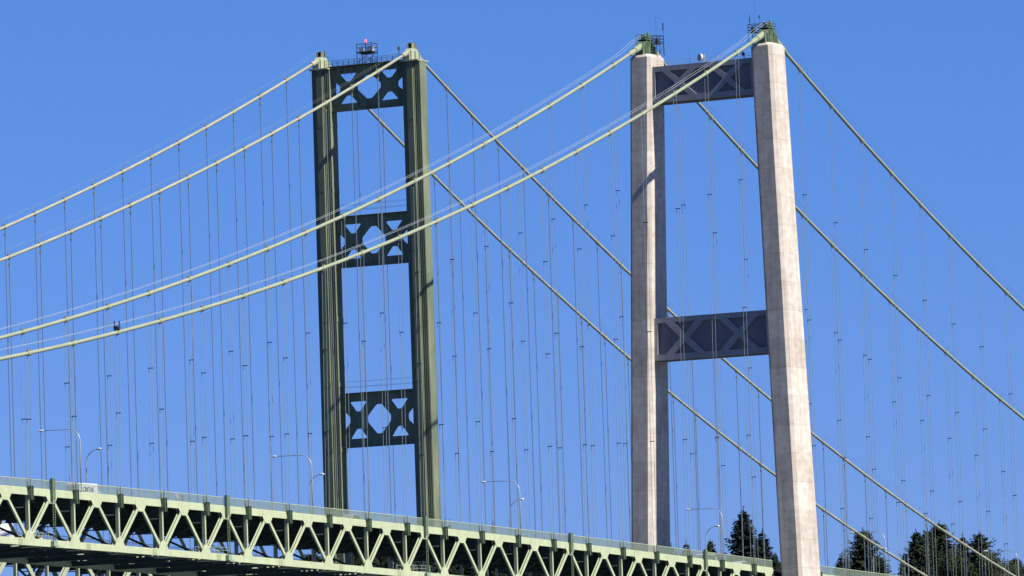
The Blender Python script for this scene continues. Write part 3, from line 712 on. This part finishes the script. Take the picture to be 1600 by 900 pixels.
# ------------------------------------------------------------------ vehicles
def wheel(t, x, y, z, r=.42):
    mb = MB(); mb.tube([(x, y - .13, z), (x, y + .13, z)], r, 16); w_ = mb.build('wheel', TYRE, t)
    mb = MB(); mb.tube([(x, y - .14, z), (x, y + .14, z)], r * .55, 12); mb.build('rim', LAMPH, w_)
def box_truck(x0, x1, ynear, zr, H, label, wdt=2.4, name='box_truck', text=None, roofslope=0):
    """cargo box from x0 to x1, cab beyond x1 (+X)"""
    yc = ynear + wdt / 2
    t = thing(name, label, 'truck', ((x0 + x1) / 2, yc, zr))
    mb = MB(); fn = lambda u, v, tt: (u, yc + tt, v)
    mb.prism([(x0, zr + .85), (x1, zr + .85), (x1, zr + H - .12 - roofslope), (x1 - .12, zr + H - roofslope), (x0 + .12, zr + H), (x0, zr + H - .12)], fn, -wdt / 2, wdt / 2)
    bx = mb.build('cargo_box', WHITE, t)
    mb = MB()
    for a in (x0, x1): mb.box(a - .05, a + .05, ynear - .02, ynear + .05, zr + .8, zr + H - .25 - roofslope)
    mb.box(x0 - .02, x1 + .02, ynear - .02, ynear + .03, zr + H - .4 - roofslope, zr + H - .34 - roofslope); mb.box(x0 - .02, x1 + .02, ynear - .02, ynear + .03, zr + .8, zr + .95); mb.build('trim', LAMPH, bx)
    mb = MB(); mb.box(x0 - .03, x0 - .004, yc - 1.0, yc + 1.0, zr + .95, zr + H - .35); mb.build('rear_door', SILV, t)
    mb = MB(); c0 = x1 + .1
    mb.prism([(c0, zr + .5), (c0 + 2.1, zr + .5), (c0 + 2.15, zr + 1.3), (c0 + 1.5, zr + 1.45), (c0 + .95, zr + 2.25), (c0, zr + 2.3)], fn, -1.0, 1.0); cab = mb.build('cab', WHITE, t)
    mb = MB(); mb.prism([(c0 + .25, zr + 1.45), (c0 + 1.3, zr + 1.45), (c0 + .85, zr + 2.1), (c0 + .25, zr + 2.12)], fn, -1.01, -1.003); mb.prism([(c0 + .25, zr + 1.45), (c0 + 1.3, zr + 1.45), (c0 + .85, zr + 2.1), (c0 + .25, zr + 2.12)], fn, 1.003, 1.01)
    mb.beam((c0 + 1.47, yc, zr + 1.52), (c0 + 1.0, yc, zr + 2.2), 1.7, .06); mb.build('window', GLASS, cab)
    mb = MB(); mb.box(x0, x1 + 1.9, yc - .5, yc + .5, zr + .5, zr + .84); mb.build('chassis', DARK, t)
    for xx in (x0 + 1.3, c0 + 1.2):
        for s in (-1, 1): wheel(t, xx, yc + s * .95, zr + .45, .45)
    if text:
        cu = bpy.data.curves.new('lettering', 'FONT'); cu.body = text; cu.size = 1.05; cu.extrude = .01; cu.align_x = 'LEFT'; cu.offset = .03; cu.space_character = 1.0
        to = bpy.data.objects.new('lettering', cu); S.collection.objects.link(to)
        dg = bpy.context.evaluated_depsgraph_get(); me = bpy.data.meshes.new_from_object(to.evaluated_get(dg)); bpy.data.objects.remove(to)
        me.materials.clear(); me.materials.append(LETTER)
        o = bpy.data.objects.new('lettering', me); S.collection.objects.link(o); o.parent = bx
        xsv = [v.co.x for v in me.vertices]; sc_ = 3.1 / (max(xsv) - min(xsv))
        for v in me.vertices: v.co.x = (v.co.x - min(xsv)) * sc_ if 0 else v.co.x * sc_
        o.rotation_euler = (R(90), 0, 0)
        wl = wloc(bx); o.location = (x0 + 1.0 - wl.x, ynear - .025 - wl.y, zr + 2.1 - wl.z)
    return t
zr = zch(-222) + .124
box_truck(-224.5, -219.2, -1.6, zr, 3.4, 'white box truck with dark lettering on its side, on the deck behind the leftmost lamp', text='CINTAS')
def car(x, y, zr, label, m=WHITE, L=4.6, H=1.6, van=False, name='parked_car', hd=1, cat='car'):
    t = thing(name, label, cat, (x, y, zr)); h = L / 2; W = .92
    fn = lambda u, v, tt: (x + u * hd, y + tt, zr + v)
    if van: prof = [(-h, .35), (h, .35), (h, .95), (h - .5, 1.15), (h - 1.3, H - .05), (h - 1.6, H), (-h + .2, H), (-h, H - .25)]
    else: prof = [(-h, .35), (h, .35), (h, .72), (h - .35, .86), (h - 1.1, .98), (h - 1.9, H - .08), (h - 2.3, H), (-h + 1.0, H), (-h + .35, H - .35), (-h, 1.0)]
    mb = MB(); mb.prism(prof, fn, -W, W); body = mb.build('body', m, t)
    mb = MB(); wp = [(-h + .5, 1.02 if not van else 1.2), (h - (1.25 if not van else .95), 1.02 if not van else 1.2), (h - (1.95 if not van else 1.4), H - .14), (-h + (1.0 if not van else .5), H - .14)]
    mb.prism(wp, fn, -W - .012, -W - .003); mb.prism(wp, fn, W + .003, W + .012); mb.build('window', GLASS, body)
    for u in (-h + .85, h - .85):
        for s in (-1, 1): wheel(t, x + u * hd, y + s * (W - .1), zr + .33, .33)
    return t
car(-149.3, -7.0, zch(-149.3) + .124, 'pale silver sport utility car on the deck at the foot of the steel tower', SILV, 4.7, 1.95, name='moving_car')
car(-21.5, -7.2, zch(-21.5) + .124, 'white van on the deck beside the rightmost ladder mast', WHITE, 5.2, 2.3, True, 'white_van', cat='van')
car(-8.1, -7.2, zch(-8.1) + .124, 'white low car on the deck just left of the near concrete leg', WHITE, 4.6, 1.75, name='moving_car')
box_truck(-167.5, -158.2, 52.5, zch(-161) + .124, 3.6, 'white truck on the older deck, seen through the truss at the left edge', roofslope=.35)
car(-153.8, 51.2, zch(-153.8) + .124, 'white car on the older deck just right of the truck seen through the truss', WHITE, 4.4, 1.5, name='moving_car')

# ------------------------------------------------------------------ people on the walkway
def person(x, y, z, top, legs, label, stride=.22, arms=.15, hat=None):
    J = dict(p=(0, 0, .95), c=(0, 0, 1.25), n=(0, 0, 1.48), hd=(.03, 0, 1.60), ht=(.03, 0, 1.74),
             ll=(0, .1, .9), lk=(.12 + stride * .2, .1, .5), lf=(stride, .1, .06), lt=(stride + .16, .1, .04),
             rl=(0, -.1, .9), rk=(-.02, -.1, .49), rf=(-stride, -.1, .08), rt=(-stride + .15, -.1, .04),
             ls=(0, .2, 1.40), le=(-arms, .24, 1.13), lh=(-arms + .12, .25, .88), rs=(0, -.2, 1.40), re=(arms * .5, -.24, 1.13), rh=(arms + .16, -.25, .93))
    Rr = dict(p=.15, c=.15, n=.06, hd=.095, ht=.08, ll=.10, lk=.065, lf=.045, lt=.035, rl=.10, rk=.065, rf=.045, rt=.035, ls=.065, le=.045, lh=.035, rs=.065, re=.045, rh=.035)
    Ed = ['pc', 'cn', ('n', 'hd'), ('hd', 'ht'), ('p', 'll'), ('ll', 'lk'), ('lk', 'lf'), ('lf', 'lt'), ('p', 'rl'), ('rl', 'rk'), ('rk', 'rf'), ('rf', 'rt'), ('c', 'ls'), ('ls', 'le'), ('le', 'lh'), ('c', 'rs'), ('rs', 're'), ('re', 'rh')]
    keys = list(J); me = bpy.data.meshes.new('skeleton'); me.from_pydata([J[k] for k in keys], [(keys.index(e[0]), keys.index(e[1])) for e in Ed], [])
    o = bpy.data.objects.new('skeleton', me); S.collection.objects.link(o)
    o.modifiers.new('skin', 'SKIN'); sb = o.modifiers.new('sub', 'SUBSURF'); sb.levels = sb.render_levels = 1
    for i, k in enumerate(keys): me.skin_vertices[0].data[i].radius = (Rr[k], Rr[k])
    me.skin_vertices[0].data[0].use_root = True
    dg = bpy.context.evaluated_depsgraph_get(); m2 = bpy.data.meshes.new_from_object(o.evaluated_get(dg)); bpy.data.objects.remove(o)
    m2.materials.clear()
    for q in (mat('skin', (.55, .36, .27)), mat('shirt', top), mat('trousers', legs), mat('hair', (.05, .035, .025))): m2.materials.append(q)
    for p in m2.polygons:
        c = p.center; p.material_index = 3 if (c.z > 1.70 or (c.z > 1.58 and c.x < .0)) else (0 if (c.z > 1.5 or (c.z < 1.0 and abs(c.y) > .2)) else (1 if c.z > .93 else 2)); p.use_smooth = True
    b = bpy.data.objects.new('person', m2); S.collection.objects.link(b); b.location = (x, y, z)
    return tag(b, label, 'person', 'walkers on the near walkway')
person(-211.2, -10.9, zch(-211) + .42, (.75, .74, .72), (.35, .34, .33), 'walker in a white top, left of the two behind the railing')
person(-209.3, -10.8, zch(-209) + .42, (.05, .055, .07), (.05, .05, .06), 'walker in dark clothes, right of the two behind the railing')
mb = MB()
for a in range(int(RL[0]), -6, 6): mb.hexa([(a, -NDY + .4, zch(a) + .124), (a + 6, -NDY + .4, zch(a + 6) + .124), (a + 6, -NDY + 3.0, zch(a + 6) + .124), (a, -NDY + 3.0, zch(a) + .124), (a, -NDY + .4, zch(a) + .42), (a + 6, -NDY + .4, zch(a + 6) + .42), (a + 6, -NDY + 3.0, zch(a + 6) + .42), (a, -NDY + 3.0, zch(a) + .42)])
tag(mb.build('pavement', mat('walk_concrete', (.35, .34, .32))), 'raised walkway behind the near railing', kind='structure')

# ------------------------------------------------------------------ trees
def conifer_mesh(seed, H, W, m, shape=.85, droop=.28, gap=.0):
    r = random.Random(seed); mb = MB(); lean = r.uniform(-.3, .3)
    z = H * .06; lv = 0
    while z < H * .985:
        f = z / H; rad = W / 2 * (1 - f) ** shape * (1 if f > .2 else .75 + f) * r.uniform(.72, 1.18) + .18
        nb = max(8, int(20 * (1 - f * .5))); a0 = r.uniform(0, 6.28)
        for b in range(nb):
            a = a0 + 6.283 * b / nb + r.uniform(-.3, .3); L = rad * r.uniform(.62, 1.22)
            if r.random() < gap: L *= .45
            if r.random() < .07: L *= 1.25
            dx, dy = math.cos(a), math.sin(a); up0 = r.uniform(.0, .3)
            ns = max(4, int(L / .2))
            for i in range(ns):
                t = (i + r.random()) / ns; rr = L * t; zz = z + up0 * rr - droop * rr * (1.2 - .5 * t) + (.10 * L if t > .85 else 0)
                c = Vector((dx * rr + lean * f, dy * rr, zz + r.uniform(-.12, .12))); sz = (.30 + .34 * (1 - t)) * r.uniform(.7, 1.4) * min(1, .45 + L / 3)
                for s in (-1, 1):
                    aa = a + s * r.uniform(.35, 1.0); e = Vector((math.cos(aa), math.sin(aa), -.25 + r.uniform(-.3, .25))) * sz * 1.55
                    wv = Vector((-math.sin(aa), math.cos(aa), r.uniform(-.5, .5))) * sz * .34
                    e = e * 1.2; wv = wv * 1.25; mb.add([c - wv, c + wv, c + e * .6 + wv * .9, c + e, c + e * .6 - wv * .9], [(0, 1, 2, 3, 4)])
        z += (.42 + .35 * (1 - f)) * r.uniform(.75, 1.3); lv += 1
    # leader
    for i in range(12): c = Vector((lean, 0, H - 1.2 + i * .12)); a = r.uniform(0, 6.28); mb.add([c, c + Vector((math.cos(a) * .35, math.sin(a) * .35, .15)), c + Vector((0, 0, .4))], [(0, 1, 2)])
    me = bpy.data.meshes.new('crown'); me.from_pydata(mb.v, [], mb.f); me.materials.append(m)
    tm = MB(); tm.tube([(0, 0, -3), (lean * .4, 0, H * .5), (lean, 0, H * .99)], [W * .035 + .12, W * .02 + .08, .03], 7)
    n = 14
    for i in range(n):
        zz = H * (.15 + .7 * i / n); a = r.uniform(0, 6.28); L = W * .35 * (1 - zz / H); tm.tube([(lean * zz / H, 0, zz), (math.cos(a) * L, math.sin(a) * L, zz - .1 * L)], [.07, .03], 4)
    tme = bpy.data.meshes.new('trunk'); tme.from_pydata(tm.v, [], tm.f); tme.materials.append(BARK)
    return me, tme
def broad_mesh(seed, H, W, m):
    r = random.Random(seed); mb = MB(); tm = MB(); lobes = []
    for i in range(15):
        a = r.uniform(0, 6.28); q = r.uniform(.0, .36) * W; z = H * r.uniform(.45, .88); lobes.append((Vector((q * math.cos(a), q * math.sin(a), z)), W * r.uniform(.11, .21)))
    tm.tube([(0, 0, -3), (0, 0, H * .35), (.2, 0, H * .6)], [.4, .3, .15], 7)
    for c, q in lobes:
        tm.tube([(0, 0, H * .33), c * .5 + Vector((0, 0, H * .2)), c], [.16, .1, .04], 5)
        for i in range(int(420 * q / 1.5)):
            d = Vector((r.gauss(0, 1), r.gauss(0, 1), r.gauss(0, .85))).normalized() * q * r.uniform(.45, 1.12) ** .6; p = c + d
            s = r.uniform(.12, .26); u = Vector((r.gauss(0, 1), r.gauss(0, 1), r.gauss(0, 1))).normalized(); v = u.cross(Vector((r.gauss(0, 1), r.gauss(0, 1), r.gauss(0, 1)))).normalized()
            mb.add([p - u * s, p - v * s * .7, p + u * s, p + v * s * .7], [(0, 1, 2, 3)])
    me = bpy.data.meshes.new('crown'); me.from_pydata(mb.v, [], mb.f); me.materials.append(m)
    tme = bpy.data.meshes.new('trunk'); tme.from_pydata(tm.v, [], tm.f); tme.materials.append(BARK)
    return me, tme
UH = 28.0
LIB = {'fir': conifer_mesh(3, UH, 25, NEEDLE[0]), 'fir2': conifer_mesh(11, UH, 23, NEEDLE[1], .75, .2, .15), 'slim': conifer_mesh(21, UH, 16, NEEDLE[0], .8, .35, .1),
       'ovate': conifer_mesh(31, UH, 20, NEEDLE[1], .5, .3), 'ragged': conifer_mesh(41, UH, 20, NEEDLE[1], .5, .05, .3), 'broad': broad_mesh(5, 18, 13, NEEDLE[2]), 'broad2': broad_mesh(9, 18, 12, NEEDLE[1])}
def dirpt(px, py, dist):
    v = CD + CR * ((px - 800) / FPX) - CU * ((py - 450) / FPX); s = dist / math.hypot(v.x, v.y); return CP + v * s
def place_tree(px, py, dist, kind, wscale, label, group=None, rot=None):
    p = dirpt(px, py, dist); g = hz(p.x, p.y); H0 = UH if 'broad' not in kind else 18 * .97; sz = (p.z - g) / H0
    name = 'broadleaf_tree' if 'broad' in kind else 'fir_tree'
    t = thing(name, label, 'tree', (p.x, p.y, g), group)
    a = rnd.uniform(0, 6.28) if rot is None else rot
    for nm, me in zip(('crown', 'trunk'), LIB[kind]):
        o = bpy.data.objects.new(nm, me); S.collection.objects.link(o); o.parent = t; o.scale = (wscale, wscale, sz); o.rotation_euler = (0, 0, a)
main_trees = [
    (1160, 794, 1700, 'fir', 1.05, 'tallest dark fir, just left of the concrete near leg'),
    (1190, 828, 1712, 'slim', 1.0, 'slimmer fir pressed against the right side of the tallest fir'),
    (1206, 857, 1705, 'broad2', .6, 'low bush-like tree at the foot of the tall fir by the concrete leg'),
    (1224, 868, 1715, 'broad2', .5, 'small tree crown touching the left edge of the near concrete leg'),
    (1110, 842, 1702, 'fir2', .55, 'small fir with a side branch behind the short curved lamp'),
    (1124, 852, 1712, 'broad2', .75, 'rounded tree crown right of the short curved lamp'),
    (1072, 846, 1700, 'slim', .8, 'small open fir just above the railing right of the far concrete leg'),
    (1048, 850, 1705, 'slim', .8, 'fir tip peeking out beside the far concrete leg'),
    (770, 817, 1730, 'slim', .6, 'fir tip above the railing right of the steel tower, below the long-armed lamp'),
    (702, 814, 1730, 'slim', .5, 'fir tip above the railing close to the right steel leg'),
    (1312, 868, 1700, 'slim', .6, 'short narrow fir left of the ovate fir'),
    (1322, 866, 1712, 'broad', .5, 'olive shrubby tree between the short fir and the ovate fir'),
    (1347, 826, 1705, 'ovate', .92, 'ovate dense fir behind the lamp right of the concrete tower'),
    (1374, 868, 1712, 'ovate', .6, 'brownish lower tree at the right foot of the ovate fir'),
    (1431, 828, 1700, 'fir2', .85, 'dark fir with a bluish tip, left in the right-hand clump'),
    (1413, 862, 1706, 'fir', .5, 'low fir at the left foot of the right-hand clump'),
    (1449, 826, 1720, 'ragged', .65, 'ragged fir second in the right-hand clump'),
    (1468, 815, 1730, 'ovate', .88, 'tallest fir of the right-hand clump, crossed by the beige cable'),
    (1488, 858, 1708, 'broad', .7, 'brownish low tree in front of the right-hand clump'),
    (1503, 835, 1722, 'slim', .9, 'narrow fir between the tallest clump fir and the ragged crown'),
    (1531, 832, 1712, 'ragged', .92, 'wide ragged flat-topped fir at the right of the clump'),
    (1548, 864, 1702, 'broad', .85, 'green lower tree at the right foot of the ragged fir'),
    (1576, 880, 1706, 'broad', .7, 'low olive tree near the right edge'),
    (1600, 864, 1712, 'broad2', 1.1, 'rounded dark tree cut by the right edge'),
]
for a in main_trees: place_tree(*a)
px = 488
while px < 1230:
    yy = 862 if px < 520 else (846 if px < 900 else (858 if px < 1040 else 876))
    kd = rnd.choice(['fir', 'ovate', 'broad2', 'fir2', 'broad2', 'ovate'])
    place_tree(px, yy + rnd.uniform(-9, 8), 1745 + rnd.uniform(-15, 25), kd, rnd.uniform(.8, 1.05), 'dark tree of the belt seen through the deck truss', 'tree belt behind the deck truss')
    px += rnd.uniform(13, 20)
